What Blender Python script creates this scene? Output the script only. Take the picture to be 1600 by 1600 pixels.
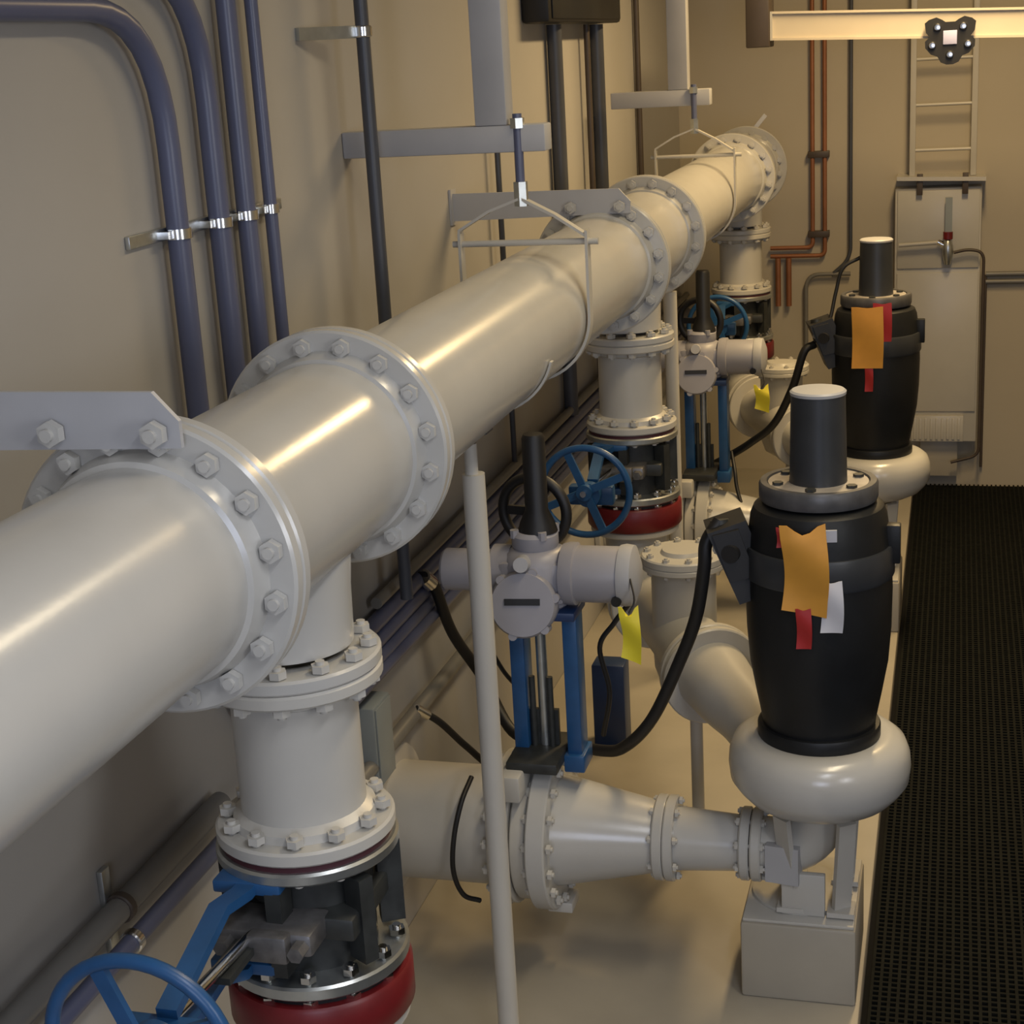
import bpy, math
from mathutils import Vector, Matrix
import numpy as np

sc = bpy.context.scene
for o in list(bpy.data.objects):
    bpy.data.objects.remove(o)
H = 3.5            # all heights below are measured from the lens; the concrete pad is at -3.5, so H lifts it to z = 0
PI = math.pi

# ------------------------------------------------------------------ camera, light, exposure
cam_d = bpy.data.cameras.new('camera')
cam_d.sensor_width = 36.0
cam_d.lens = 2500.0 / 1600.0 * 36.0
cam_d.clip_start = 0.05
cam = bpy.data.objects.new('camera', cam_d)
sc.collection.objects.link(cam)
d = Vector((700, -765, 2500)).normalized()              # room depth (+Y) seen from the camera
dn = Vector((500, 8630, 2500)); dn = (dn - dn.dot(d) * d).normalized()
xr = dn.cross(d)
W = Matrix((xr, d, -dn))                                # camera (right, down, forward) -> world
M = Matrix.Identity(4)
for i in range(3):
    M[i][0] = W[i][0]; M[i][1] = -W[i][1]; M[i][2] = -W[i][2]
M[2][3] = H
cam.matrix_world = M
sc.camera = cam

sc.view_settings.view_transform = 'Standard'
sc.view_settings.look = 'None'
sc.view_settings.gamma = 1.0
sc.view_settings.use_curve_mapping = False
sc.view_settings.exposure = -0.2

wd = bpy.data.worlds.new('world'); sc.world = wd; wd.use_nodes = True
bg = wd.node_tree.nodes['Background']
bg.inputs[0].default_value = (1.0, 0.86, 0.68, 1); bg.inputs[1].default_value = 0.03


def lamp(name, loc, size, power, col, rot=(0, 0, 0), spread=180):
    L = bpy.data.lights.new(name, 'AREA'); L.shape = 'RECTANGLE'
    L.size, L.size_y = size; L.energy = power; L.color = col; L.spread = math.radians(spread)
    o = bpy.data.objects.new(name, L); sc.collection.objects.link(o)
    o.location = (loc[0], loc[1], loc[2] + H); o.rotation_euler = rot
    return o


# fluorescent fittings along the ceiling: cool white near the camera, warm at the far end
lamp('ceiling_light_near', (0.75, 0.9, 1.55), (0.35, 2.4), 66, (0.92, 0.94, 1.0), spread=140)
lamp('added_cool_fill', (0.9, -4.6, -0.3), (2.4, 2.4), 150, (0.72, 0.79, 1.0), (PI / 2, 0, 0))  # added cool fill from behind the camera
lamp('added_side_fill', (3.4, 0.6, -0.2), (1.6, 1.4), 75, (0.95, 0.96, 1.0), (0, PI / 2, 0))  # added fill to brighten the near pipe from the right, no window there
lamp('ceiling_light_middle', (0.45, 5.0, 1.55), (0.35, 2.4), 74, (1.0, 0.83, 0.56), spread=150)
lamp('ceiling_light_far', (0.2, 9.4, 1.55), (0.35, 2.4), 225, (1.0, 0.71, 0.35), spread=165)

# ------------------------------------------------------------------ materials
MATS = {}


def mat(name, col, rough=0.5, metal=0.0, mottle=0.0, scale=6.0, bump=0.0, bscale=60.0, coat=0.0, spec=0.5):
    m = bpy.data.materials.new(name); m.use_nodes = True
    nt = m.node_tree; b = nt.nodes['Principled BSDF']
    b.inputs['Roughness'].default_value = rough
    b.inputs['Metallic'].default_value = metal
    b.inputs['Coat Weight'].default_value = coat
    b.inputs['Specular IOR Level'].default_value = spec
    tc = nt.nodes.new('ShaderNodeTexCoord')
    n = nt.nodes.new('ShaderNodeTexNoise'); n.inputs['Scale'].default_value = scale; n.inputs['Detail'].default_value = 4
    nt.links.new(tc.outputs['Object'], n.inputs['Vector'])
    cr = nt.nodes.new('ShaderNodeValToRGB')
    lo = [c * (1 - mottle) for c in col]; hi = [min(1, c * (1 + mottle)) for c in col]
    cr.color_ramp.elements[0].position = 0.3; cr.color_ramp.elements[1].position = 0.7
    cr.color_ramp.elements[0].color = (*lo, 1); cr.color_ramp.elements[1].color = (*hi, 1)
    nt.links.new(n.outputs['Fac'], cr.inputs['Fac'])
    nt.links.new(cr.outputs['Color'], b.inputs['Base Color'])
    if bump:
        n2 = nt.nodes.new('ShaderNodeTexNoise'); n2.inputs['Scale'].default_value = bscale
        nt.links.new(tc.outputs['Object'], n2.inputs['Vector'])
        bp = nt.nodes.new('ShaderNodeBump'); bp.inputs['Strength'].default_value = bump; bp.inputs['Distance'].default_value = 0.01
        nt.links.new(n2.outputs['Fac'], bp.inputs['Height']); nt.links.new(bp.outputs['Normal'], b.inputs['Normal'])
    MATS[name] = m
    return m


wall_m = mat('wall_paint', (0.37, 0.353, 0.325), 0.6, mottle=0.03, scale=1.5, bump=0.04, bscale=25)
back_m = mat('warm_lit_wall_paint', (0.41, 0.365, 0.285), 0.6, mottle=0.03, scale=1.5, bump=0.04, bscale=25)  # wall paint with the far end's warm light put into its base colour
ceil_m = mat('ceiling_paint', (0.55, 0.52, 0.46), 0.7, mottle=0.02)
pad_m = mat('pad_paint', (0.365, 0.333, 0.272), 0.45, mottle=0.08, scale=2.5, bump=0.05, bscale=18)
floor_m = mat('floor_dark', (0.004, 0.004, 0.004), 0.9, mottle=0.2, spec=0.2)
cream = mat('cream_gloss_paint', (0.465, 0.456, 0.428), 0.235, mottle=0.025, scale=5, bump=0.025, bscale=40, spec=0.7)
cream2 = mat('cream_satin_paint', (0.478, 0.461, 0.418), 0.34, mottle=0.03, scale=5, bump=0.03, bscale=50)
bracket_m = mat('pale_grey_paint', (0.40, 0.40, 0.41), 0.45, mottle=0.04)
conduit_m = mat('blue_grey_conduit', (0.10, 0.112, 0.185), 0.35, mottle=0.05)
conduit_dk = mat('dark_grey_conduit', (0.055, 0.06, 0.075), 0.4, mottle=0.08)
conduit_olive = mat('grey_rack_conduit', (0.16, 0.155, 0.145), 0.4, mottle=0.06)
steel = mat('galvanised_steel', (0.52, 0.54, 0.53), 0.32, metal=0.9, mottle=0.12, scale=18)
dull_steel = mat('dull_grey_steel', (0.17, 0.165, 0.165), 0.45, metal=0.6, mottle=0.3, scale=25)
chrome = mat('bright_steel', (0.75, 0.75, 0.74), 0.18, metal=1.0, mottle=0.05)
blackm = mat('black_motor_paint', (0.009, 0.010, 0.0115), 0.45, mottle=0.2, bump=0.05, bscale=60, spec=0.35)
black_cap = mat('charcoal_cap', (0.030, 0.033, 0.038), 0.38, mottle=0.2)
rim_m = mat('worn_charcoal_rim', (0.09, 0.09, 0.095), 0.4, metal=0.2, mottle=0.25, scale=14)
rubber = mat('black_rubber', (0.008, 0.008, 0.009), 0.5, mottle=0.2)
dark_iron = mat('dark_cast_iron', (0.025, 0.027, 0.026), 0.5, mottle=0.3, scale=20)
blue = mat('blue_enamel', (0.016, 0.078, 0.205), 0.35, mottle=0.12, scale=12)
navy = mat('navy_enamel', (0.012, 0.035, 0.11), 0.4, mottle=0.15)
red = mat('dark_red_enamel', (0.14, 0.009, 0.011), 0.4, mottle=0.2, scale=10)
gasket_m = mat('maroon_gasket', (0.05, 0.010, 0.016), 0.6, mottle=0.2)
actgrey = mat('actuator_grey', (0.29, 0.285, 0.315), 0.42, mottle=0.05)
orange = mat('orange_tag', (0.62, 0.29, 0.035), 0.55, mottle=0.08, scale=8)
redtag = mat('red_tag', (0.38, 0.015, 0.015), 0.5, mottle=0.1)
whitetag = mat('white_tag', (0.62, 0.62, 0.66), 0.5, mottle=0.05)
bluish = mat('pale_blue_plate', (0.50, 0.52, 0.80), 0.4, mottle=0.05)
yellow = mat('yellow_tag', (0.78, 0.66, 0.03), 0.5, mottle=0.06)
copper = mat('copper_tube', (0.30, 0.125, 0.06), 0.45, metal=0.4, mottle=0.15)
mat_m = mat('rubber_mat', (0.007, 0.0075, 0.006), 0.8, mottle=0.25, scale=20, spec=0.12)
beam_m = mat('beam_paint', (0.56, 0.50, 0.40), 0.4, mottle=0.03)
dusty = mat('dusty_metal', (0.42, 0.39, 0.36), 0.38, metal=0.3, mottle=0.2, scale=14)
brown = mat('brown_bracket', (0.06, 0.045, 0.035), 0.5, mottle=0.1)
greyel = mat('grey_box_enamel', (0.26, 0.29, 0.30), 0.45, mottle=0.05)

# ------------------------------------------------------------------ mesh helper


def basis(ax):
    ax = Vector(ax).normalized()
    t = Vector((0, 0, 1)) if abs(ax.z) < 0.9 else Vector((1, 0, 0))
    u = t.cross(ax).normalized(); v = ax.cross(u)
    return u, v, ax


def smooth_path(pts, sub=8):
    P = [Vector(p) for p in pts]
    if len(P) < 3:
        return P
    out = []
    Q = [P[0] * 2 - P[1]] + P + [P[-1] * 2 - P[-2]]
    for i in range(1, len(Q) - 2):
        a, b, c, e = Q[i - 1], Q[i], Q[i + 1], Q[i + 2]
        for k in range(sub):
            t = k / sub
            out.append(0.5 * ((2 * b) + (c - a) * t + (2 * a - 5 * b + 4 * c - e) * t * t + (3 * b - a - 3 * c + e) * t ** 3))
    out.append(P[-1])
    return out


def bend(pts, rad, sub=8):
    """polyline with rounded corners"""
    P = [Vector(p) for p in pts]; out = [P[0]]
    for i in range(1, len(P) - 1):
        a, b, c = P[i - 1], P[i], P[i + 1]
        r1 = min(rad, (b - a).length * 0.49); r2 = min(rad, (c - b).length * 0.49)
        s = b + (a - b).normalized() * r1; e = b + (c - b).normalized() * r2
        for k in range(sub + 1):
            t = k / sub
            out.append((1 - t) ** 2 * s + 2 * t * (1 - t) * b + t * t * e)
    out.append(P[-1])
    return out


class MB:
    def __init__(s):
        s.v = []; s.f = []

    def add(s, v, f):
        k = len(s.v)
        s.v += [Vector(p) for p in v]
        s.f += [tuple(i + k for i in q) for q in f]
        return s

    def lathe(s, o, ax, prof, n=40):
        """prof: (radius, height along ax); radius 0 closes"""
        o = Vector(o); u, v, w = basis(ax); V = []; F = []; rows = []
        for r, h in prof:
            if r < 1e-6:
                rows.append([len(V)]); V.append(o + w * h)
            else:
                rows.append(list(range(len(V), len(V) + n)))
                V += [o + w * h + (u * math.cos(2 * PI * k / n) + v * math.sin(2 * PI * k / n)) * r for k in range(n)]
        for a, b in zip(rows, rows[1:]):
            for k in range(n):
                k2 = (k + 1) % n
                if len(a) == 1 and len(b) == 1: break
                if len(a) == 1: F.append((a[0], b[k2], b[k]))
                elif len(b) == 1: F.append((a[k], a[k2], b[0]))
                else: F.append((a[k], a[k2], b[k2], b[k]))
        return s.add(V, F)

    def cyl(s, a, b, r0, r1=None, n=32):
        a = Vector(a); b = Vector(b); L = (b - a).length
        r1 = r0 if r1 is None else r1
        return s.lathe(a, b - a, [(0, 0), (r0, 0), (r1, L), (0, L)], n)

    def disc(s, a, b, r, hole=0.0, ch=0.006, n=48):
        a = Vector(a); b = Vector(b); L = (b - a).length
        p = [(r - ch, 0), (r, ch), (r, L - ch), (r - ch, L)]
        if hole: p = [(hole, 0)] + p + [(hole, L), (hole, 0)]
        else: p = [(0, 0)] + p + [(0, L)]
        return s.lathe(a, b - a, p, n)

    def tube(s, path, r, n=14):
        P = [Vector(p) for p in path]; V = []; F = []
        T = []
        for i in range(len(P)):
            T.append((P[min(i + 1, len(P) - 1)] - P[max(i - 1, 0)]).normalized())
        u, v, _ = basis(T[0])
        rr = r if isinstance(r, (list, tuple)) else [r] * len(P)
        for i, p in enumerate(P):
            u = (u - T[i] * u.dot(T[i])).normalized(); v = T[i].cross(u)
            V += [p + (u * math.cos(2 * PI * k / n) + v * math.sin(2 * PI * k / n)) * rr[i] for k in range(n)]
        for i in range(len(P) - 1):
            for k in range(n):
                k2 = (k + 1) % n
                F.append((i * n + k, i * n + k2, (i + 1) * n + k2, (i + 1) * n + k))
        F.append(tuple(reversed(range(n)))); F.append(tuple((len(P) - 1) * n + k for k in range(n)))
        return s.add(V, F)

    def strip(s, path, side, w, t):
        """flat bar: path swept with width w along side, thickness t"""
        P = [Vector(p) for p in path]; side = Vector(side).normalized(); V = []; F = []
        for i, p in enumerate(P):
            T = (P[min(i + 1, len(P) - 1)] - P[max(i - 1, 0)]).normalized()
            nrm = T.cross(side).normalized()
            for a, b in ((-1, -1), (1, -1), (1, 1), (-1, 1)):
                V.append(p + side * w / 2 * a + nrm * t / 2 * b)
        for i in range(len(P) - 1):
            for k in range(4):
                k2 = (k + 1) % 4
                F.append((i * 4 + k, i * 4 + k2, (i + 1) * 4 + k2, (i + 1) * 4 + k))
        F.append((3, 2, 1, 0)); k = (len(P) - 1) * 4; F.append((k, k + 1, k + 2, k + 3))
        return s.add(V, F)

    def box(s, lo, hi, ch=0.0):
        x0, y0, z0 = lo; x1, y1, z1 = hi
        if ch <= 0:
            V = [(x, y, z) for x in (x0, x1) for y in (y0, y1) for z in (z0, z1)]
            F = [(0, 1, 3, 2), (4, 6, 7, 5), (0, 4, 5, 1), (2, 3, 7, 6), (0, 2, 6, 4), (1, 5, 7, 3)]
            return s.add(V, F)
        import bmesh
        bm = bmesh.new(); bmesh.ops.create_cube(bm, size=1)
        for v in bm.verts:
            v.co = Vector((x0 + (v.co.x + .5) * (x1 - x0), y0 + (v.co.y + .5) * (y1 - y0), z0 + (v.co.z + .5) * (z1 - z0)))
        bmesh.ops.bevel(bm, geom=bm.edges[:], offset=ch, segments=2, affect='EDGES', profile=0.5)
        bm.verts.index_update()
        s.add([v.co.copy() for v in bm.verts], [tuple(v.index for v in f.verts) for f in bm.faces]); bm.free()
        return s

    def obox(s, c, ax, ay, az, ch=0.0):
        """box about centre c with half-axis vectors"""
        m = MB(); m.box((-1, -1, -1), (1, 1, 1)); c = Vector(c); ax = Vector(ax); ay = Vector(ay); az = Vector(az)
        return s.add([c + ax * v.x + ay * v.y + az * v.z for v in m.v], m.f)

    def prism(s, pts, o, e):
        """polygon pts (3D, planar) extruded by e"""
        P = [Vector(p) + Vector(o) for p in pts]; e = Vector(e); n = len(P)
        V = P + [p + e for p in P]
        F = [tuple(reversed(range(n))), tuple(range(n, 2 * n))] + [(k, (k + 1) % n, (k + 1) % n + n, k + n) for k in range(n)]
        return s.add(V, F)

    def torus(s, o, ax, R, r, n=48, m=10):
        o = Vector(o); u, v, w = basis(ax); V = []; F = []
        for i in range(n):
            a = 2 * PI * i / n; e = u * math.cos(a) + v * math.sin(a)
            for j in range(m):
                b = 2 * PI * j / m
                V.append(o + e * (R + r * math.cos(b)) + w * r * math.sin(b))
        for i in range(n):
            for j in range(m):
                i2 = (i + 1) % n; j2 = (j + 1) % m
                F.append((i * m + j, i2 * m + j, i2 * m + j2, i * m + j2))
        return s.add(V, F)

    def ball(s, c, r, n=16):
        return s.lathe(c, (0, 0, 1), [(r * math.sin(PI * k / 10), -r * math.cos(PI * k / 10)) for k in range(11)], n)

    def mesh(s, name, m, org):
        me = bpy.data.meshes.new(name); org = Vector(org)
        me.from_pydata([p - org for p in s.v], [], s.f); me.update()
        import bmesh
        bm = bmesh.new(); bm.from_mesh(me); bmesh.ops.recalc_face_normals(bm, faces=bm.faces[:]); bm.to_mesh(me); bm.free()
        me.materials.append(m)
        for p in me.polygons: p.use_smooth = True
        me.set_sharp_from_angle(angle=math.radians(38))
        return me

    def centre(s):
        lo = [min(v[i] for v in s.v) for i in range(3)]; hi = [max(v[i] for v in s.v) for i in range(3)]
        return ((lo[0] + hi[0]) / 2, (lo[1] + hi[1]) / 2, lo[2])


def props(o, label, cat, group=None, kind=None):
    if label: o['label'] = label
    if cat: o['category'] = cat
    if group: o['group'] = group
    if kind: o['kind'] = kind
    return o


def struct(name, mb, m):
    o = bpy.data.objects.new(name, mb.mesh(name, m, (0, 0, 0))); sc.collection.objects.link(o)
    o.location = (0, 0, H); o['kind'] = 'structure'
    return o


def solo(name, mb, m, label, cat, group=None):
    c = mb.centre()
    o = bpy.data.objects.new(name, mb.mesh(name, m, c)); sc.collection.objects.link(o)
    o.location = (c[0], c[1], c[2] + H)
    return props(o, label, cat, group)


class Thing:
    def __init__(s, name, loc, label, cat, group=None):
        s.org = Vector(loc); s.o = bpy.data.objects.new(name, None); sc.collection.objects.link(s.o)
        s.o.empty_display_size = 0.1
        s.o.location = (loc[0], loc[1], loc[2] + H); props(s.o, label, cat, group)

    def part(s, name, mb, m, under=None, label=None):
        o = bpy.data.objects.new(name, mb.mesh(name, m, s.org)); sc.collection.objects.link(o)
        o.parent = under or s.o
        if label: o['label'] = label
        return o

    def inst(s, name, me, loc, ax, under=None):
        o = bpy.data.objects.new(name, me); sc.collection.objects.link(o); o.parent = under or s.o
        u, v, w = basis(ax); R = Matrix((u, v, w)).transposed().to_4x4()
        o.matrix_local = Matrix.Translation(Vector(loc) - s.org) @ R
        return o


def copy_thing(root, dloc, label, group=None):
    def cp(o, par):
        c = o.copy(); sc.collection.objects.link(c)
        if par is not None: c.parent = par
        for ch in o.children: cp(ch, c)
        return c
    c = cp(root, None); c.location = Vector(root.location) + Vector(dloc)
    if label: c['label'] = label
    if group: c['group'] = group
    return c


BOLT = {}


def bolt_mesh(L, m, hd=0.030):
    """stud of length L with hex nuts on both ends, centred on the joint, axis +Z"""
    key = (round(L, 3), m.name, hd)
    if key not in BOLT:
        b = MB(); h = L / 2; t = hd * 0.8
        b.cyl((0, 0, -h - t * 1.5), (0, 0, h + t * 1.5), hd * 0.5, n=10)
        b.cyl((0, 0, h), (0, 0, h + t), hd, n=6); b.cyl((0, 0, -h - t), (0, 0, -h), hd, n=6)
        BOLT[key] = b.mesh('bolt', m, (0, 0, 0))
    return BOLT[key]


def bolt_circle(T, c, ax, R, n, L, m, under, hd=0.023, ph=0.0):
    u, v, w = basis(ax); me = bolt_mesh(L, m, hd)
    for k in range(n):
        a = 2 * PI * (k + 0.5) / n + ph
        T.inst('bolt', me, Vector(c) + (u * math.cos(a) + v * math.sin(a)) * R, ax, under)


# ------------------------------------------------------------------ the room
struct('wall_left', MB().box((-2.35, -5.2, -3.62), (-2.15, 13.25, 1.7)), wall_m)
struct('wall_back', MB().box((-2.15, 13.05, -3.62), (3.6, 13.25, 1.7)), back_m)
struct('wall_right', MB().box((3.6, -5.2, -3.62), (3.8, 13.25, 1.7)), wall_m)
struct('wall_front', MB().box((-2.35, -5.4, -3.62), (3.8, -5.2, 1.7)), wall_m)
struct('ceiling', MB().box((-2.35, -5.4, 1.7), (3.8, 13.25, 1.85)), ceil_m)
struct('floor', MB().box((-2.35, -5.4, -3.75), (3.8, 13.25, -3.62)), floor_m)
struct('trim_1', MB().box((-2.15, -5.2, -3.62), (-0.285, 13.05, -3.5), 0.008), pad_m)

g = MB()
for x in np.arange(-0.262, 2.6, 0.034):
    g.box((x, -1.0, -3.619), (x + 0.012, 13.02, -3.600))
for y in np.arange(-1.0, 13.0, 0.034):
    g.box((-0.262, y, -3.618), (2.6, y + 0.012, -3.603))
solo('floor_mat', g, mat_m, 'black open-grid rubber mat covering the walkway beside the pump pad', 'mat')

# ------------------------------------------------------------------ header pipe along the wall
PX, PZ, PR = -1.492, -0.937, 0.221
RY = [3.25, 7.42, 11.62]                    # risers
YF = [(2.70, 3.66), (6.90, 7.94), (11.20, 12.02)]   # tee ends
FT = 0.036


def flange_pair_bolts(T, y, under, m=cream):
    bolt_circle(T, (PX, y, PZ), (0, 1, 0), 0.263, 16, 2 * FT + 0.004, m, under)


def spool(y0, y1, label, f0, f1, grooves=()):
    T = Thing('pipe_spool', (PX, (y0 + y1) / 2, PZ - PR), label, 'pipe', 'header pipe lengths')
    p = [(0, 0), (PR, 0)]
    for gy in grooves:
        h = gy - y0
        p += [(PR, h - 0.03), (PR + 0.012, h - 0.025), (PR + 0.012, h + 0.025), (PR, h + 0.03)]
    p += [(PR, y1 - y0), (0, y1 - y0)]
    T.part('pipe', MB().lathe((PX, y0, PZ), (0, 1, 0), p, 72), cream)
    for fl, y, s in ((f0, y0, 1), (f1, y1, -1)):
        if fl:
            m = MB(); m.disc((PX, y, PZ), (PX, y + s * FT, PZ), 0.30, PR - 0.01, n=72)
            m.lathe((PX, y + s * FT, PZ), (0, s, 0), [(PR + 0.004, -0.004), (0.245, 0), (0.232, 0.045), (PR - 0.002, 0.05)], 72)
            fo = T.part('flange', m, cream)
            flange_pair_bolts(T, y, fo)
    return T


def tee(k, y0, y1, label):
    T = Thing('pipe_tee', (PX, RY[k], -1.36), label, 'pipe fitting', 'header tees')
    ry = RY[k]
    T.part('tee_body', MB().lathe((PX, y0, PZ), (0, 1, 0), [(0, 0), (PR + 0.006, 0), (PR + 0.006, y1 - y0), (0, y1 - y0)], 72), cream)
    T.part('branch', MB().lathe((PX, ry, PZ), (0, 0, -1), [(0.0, 0.05), (0.166, 0.12), (0.164, 0.17), (0.158, 0.24), (0.155, 0.37), (0, 0.37)], 48), cream)
    for y, s in ((y0, 1), (y1, -1)):
        m = MB(); m.disc((PX, y, PZ), (PX, y + s * FT, PZ), 0.30, PR - 0.01, n=72)
        m.lathe((PX, y + s * FT, PZ), (0, s, 0), [(PR + 0.008, -0.004), (0.25, 0), (0.236, 0.04), (PR + 0.004, 0.045)], 72)
        T.part('flange', m, cream)
    m = MB(); m.disc((PX, ry, -1.325), (PX, ry, -1.36), 0.217, 0.13)
    fo = T.part('branch_flange', m, cream)
    bolt_circle(T, (PX, ry, -1.36), (0, 0, 1), 0.187, 12, 0.074, cream2, fo, 0.022)
    return T


spool(-1.5, YF[0][0] - 0.001, 'large cream pipe running out of the left edge of the view', False, True)
tee(0, YF[0][0] + 0.001, YF[0][1] - 0.001, 'nearest cream header tee, with the grey wall plate on its front flange')
spool(YF[0][1] + 0.001, YF[1][0] - 0.001, 'long cream header pipe hung in the nearer clevis hanger', True, True)
tee(1, YF[1][0] + 0.001, YF[1][1] - 0.001, 'middle cream header tee, over the riser behind the nearer pump')
spool(YF[1][1] + 0.001, YF[2][0] - 0.001, 'cream header pipe between the middle and the farthest tee', True, True)
T3 = tee(2, YF[2][0] + 0.001, YF[2][1] - 0.001, 'farthest cream header tee, closed by the blind flange')
T = Thing('blind_flange', (PX, YF[2][1] + 0.02, PZ - 0.275), 'cream blind flange closing the far end of the header pipe', 'pipe fitting')
fo = T.part('plate', MB().disc((PX, YF[2][1], PZ), (PX, YF[2][1] + 0.045, PZ), 0.278, n=72), cream)
bolt_circle(T, (PX, YF[2][1], PZ), (0, 1, 0), 0.248, 16, 0.085, cream, fo)
T.part('lifting_bar', MB().strip([(PX + 0.03, YF[2][1] + 0.03, PZ + 0.24), (PX + 0.14, YF[2][1] + 0.05, PZ + 0.37)], (0, 1, 0), 0.02, 0.03), cream)

# ------------------------------------------------------------------ risers and discharge valves
where = ['at the bottom left, nearest the camera', 'behind the nearer pump', 'in the far corner by the copper tubes']


def riser(label):
    ry = RY[0]
    T = Thing('riser_pipe', (PX, ry, -1.785), label, 'pipe', 'vertical riser pipes')
    T.part('pipe', MB().cyl((PX, ry, -1.361), (PX, ry, -1.785), 0.151, n=56), cream2)
    m = MB().disc((PX, ry, -1.361), (PX, ry, -1.396), 0.217, 0.13)
    m.lathe((PX, ry, -1.396), (0, 0, -1), [(0.172, -0.003), (0.170, 0.02), (0.149, 0.03)])
    T.part('flange', m, cream2)
    m = MB().disc((PX, ry, -1.748), (PX, ry, -1.785), 0.217, 0.13)
    m.lathe((PX, ry, -1.748), (0, 0, 1), [(0.176, -0.003), (0.172, 0.02), (0.149, 0.035)])
    fo = T.part('flange', m, cream2)
    bolt_circle(T, (PX, ry, -1.78), (0, 0, 1), 0.187, 12, 0.08, cream2, fo, 0.022)
    return T


def wheel(T, c, ax, R, m, r=0.016, spokes=4, name='handwheel', ph=0.4):
    w = MB().torus(c, ax, R, r); u, v, a = basis(ax); c = Vector(c)
    for k in range(spokes):
        t = 2 * PI * k / spokes + ph; e = u * math.cos(t) + v * math.sin(t)
        w.strip([c + e * 0.02 + a * 0.0, c + e * R], a.cross(e), 0.034, 0.016)
    w.cyl(c - a * 0.03, c + a * 0.03, 0.036, n=20)
    return T.part(name, w, m)


def discharge_valve(label):
    ry = RY[0]; z0 = -1.80
    T = Thing('knife_gate_valve', (PX, ry, -2.135), label, 'valve', 'knife gate valves on the risers')
    T.part('gasket', MB().cyl((PX, ry, -1.786), (PX, ry, -1.80), 0.208), gasket_m)
    m = MB().disc((PX, ry, -1.80), (PX, ry, -1.832), 0.222, 0.13)
    T.part('upper_plate', m, steel)
    m = MB().cyl((PX, ry, -1.832), (PX, ry, -2.095), 0.15)
    m.box((PX - 0.16, ry - 0.17, -1.99), (PX + 0.17, ry + 0.10, -1.93), 0.01)
    for a in range(6):
        t = a * PI / 3 + 0.5
        m.obox((PX + 0.19 * math.cos(t), ry + 0.19 * math.sin(t), -1.96), (0.03 * math.cos(t), 0.03 * math.sin(t), 0), (-0.02 * math.sin(t), 0.02 * math.cos(t), 0), (0, 0, 0.11))
    T.part('valve_body', m, dark_iron)
    m = MB().box((PX - 0.15, ry - 0.26, -1.985), (PX + 0.10, ry - 0.13, -1.925), 0.012)
    m.box((PX - 0.05, ry - 0.29, -1.99), (PX + 0.05, ry - 0.25, -1.92), 0.008)
    m.cyl((PX - 0.11, ry - 0.30, -1.955), (PX - 0.11, ry - 0.17, -1.955), 0.02, n=6)
    m.cyl((PX + 0.075, ry - 0.30, -1.955), (PX + 0.075, ry - 0.17, -1.955), 0.02, n=6)
    T.part('packing_gland', m, dull_steel)
    m = MB().box((PX - 0.09, ry - 0.42, -1.967), (PX - 0.03, ry - 0.2, -1.95))
    T.part('gate_blade', m, dark_iron)
    m = MB().disc((PX, ry, -2.095), (PX, ry, -2.132), 0.226, 0.13)
    fo = T.part('lower_flange', m, steel)
    bolt_circle(T, (PX, ry, -2.115), (0, 0, 1), 0.197, 12, 0.05, chrome, fo, 0.021)
    for sx, zt, ze in ((-0.07, -1.842, -1.885), (-0.10, -2.055, -1.965)):
        m = MB().strip([(PX + sx, ry - 0.12, zt), (PX + sx, ry - 0.24, zt), (PX + sx - 0.03, ry - 0.30, zt + (ze - zt) * 0.2), (PX - 0.055, ry - 0.66, ze)], (1, 0, 0), 0.048, 0.026)
        m.box((PX + sx - 0.085, ry - 0.22, zt - 0.016), (PX + sx + 0.085, ry - 0.14, zt + 0.016), 0.006)
        ao = T.part('yoke_arm', m, blue)
        T.part('bolt', MB().cyl((PX + sx + 0.055, ry - 0.18, zt + 0.014), (PX + sx + 0.055, ry - 0.18, zt + 0.036), 0.018, n=6), chrome, ao)
    T.part('yoke_head', MB().box((PX - 0.16, ry - 0.70, -1.985), (PX + 0.045, ry - 0.64, -1.895), 0.012), blue)
    T.part('stem', MB().cyl((PX - 0.05, ry - 0.2, -1.945), (PX - 0.07, ry - 0.80, -1.905), 0.014, n=12), chrome)
    T.part('gear_cover', MB().cyl((PX - 0.06, ry - 0.70, -1.925), (PX - 0.06, ry - 0.745, -1.925), 0.055, n=24), blue)
    wheel(T, (PX - 0.07, ry - 0.75, -1.905), (0, -1, 0), 0.20, blue)
    return T


def coupling(label):
    ry = RY[0]
    T = Thing('rubber_coupling', (PX, ry, -2.255), label, 'pipe fitting', 'red rings under the riser valves')
    T.part('seal', MB().cyl((PX, ry, -2.134), (PX, ry, -2.150), 0.205), rubber)
    T.part('ring', MB().lathe((PX, ry, -2.15), (0, 0, -1), [(0, 0), (0.224, 0), (0.231, 0.01), (0.231, 0.105), (0.224, 0.115), (0, 0.105)], 56), red)
    return T


def elbow(label):
    ry = RY[0]
    T = Thing('pipe_elbow', (PX, ry, -2.75), label, 'pipe fitting', 'elbows below the risers')
    dv = Vector((0.74, -1.67, 0)).normalized()
    c0 = Vector((PX, ry, -2.29)); pts = []
    R = 0.26
    for k in range(13):
        a = PI / 2 * k / 12
        pts.append(c0 + Vector((0, 0, -R * math.sin(a))) + dv * (R * (1 - math.cos(a))))
    pts.append(pts[-1] + dv * 0.10)
    T.part('bend', MB().tube(pts, 0.15, 40), cream2)
    T.part('flange', MB().disc((PX, ry, -2.267), (PX, ry, -2.30), 0.217), cream2)
    e = pts[-1]
    fo = T.part('flange', MB().disc(e - dv * 0.036, e, 0.225), cream2)
    bolt_circle(T, e, dv, 0.195, 10, 0.074, cream2, fo, 0.02)
    return T


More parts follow.
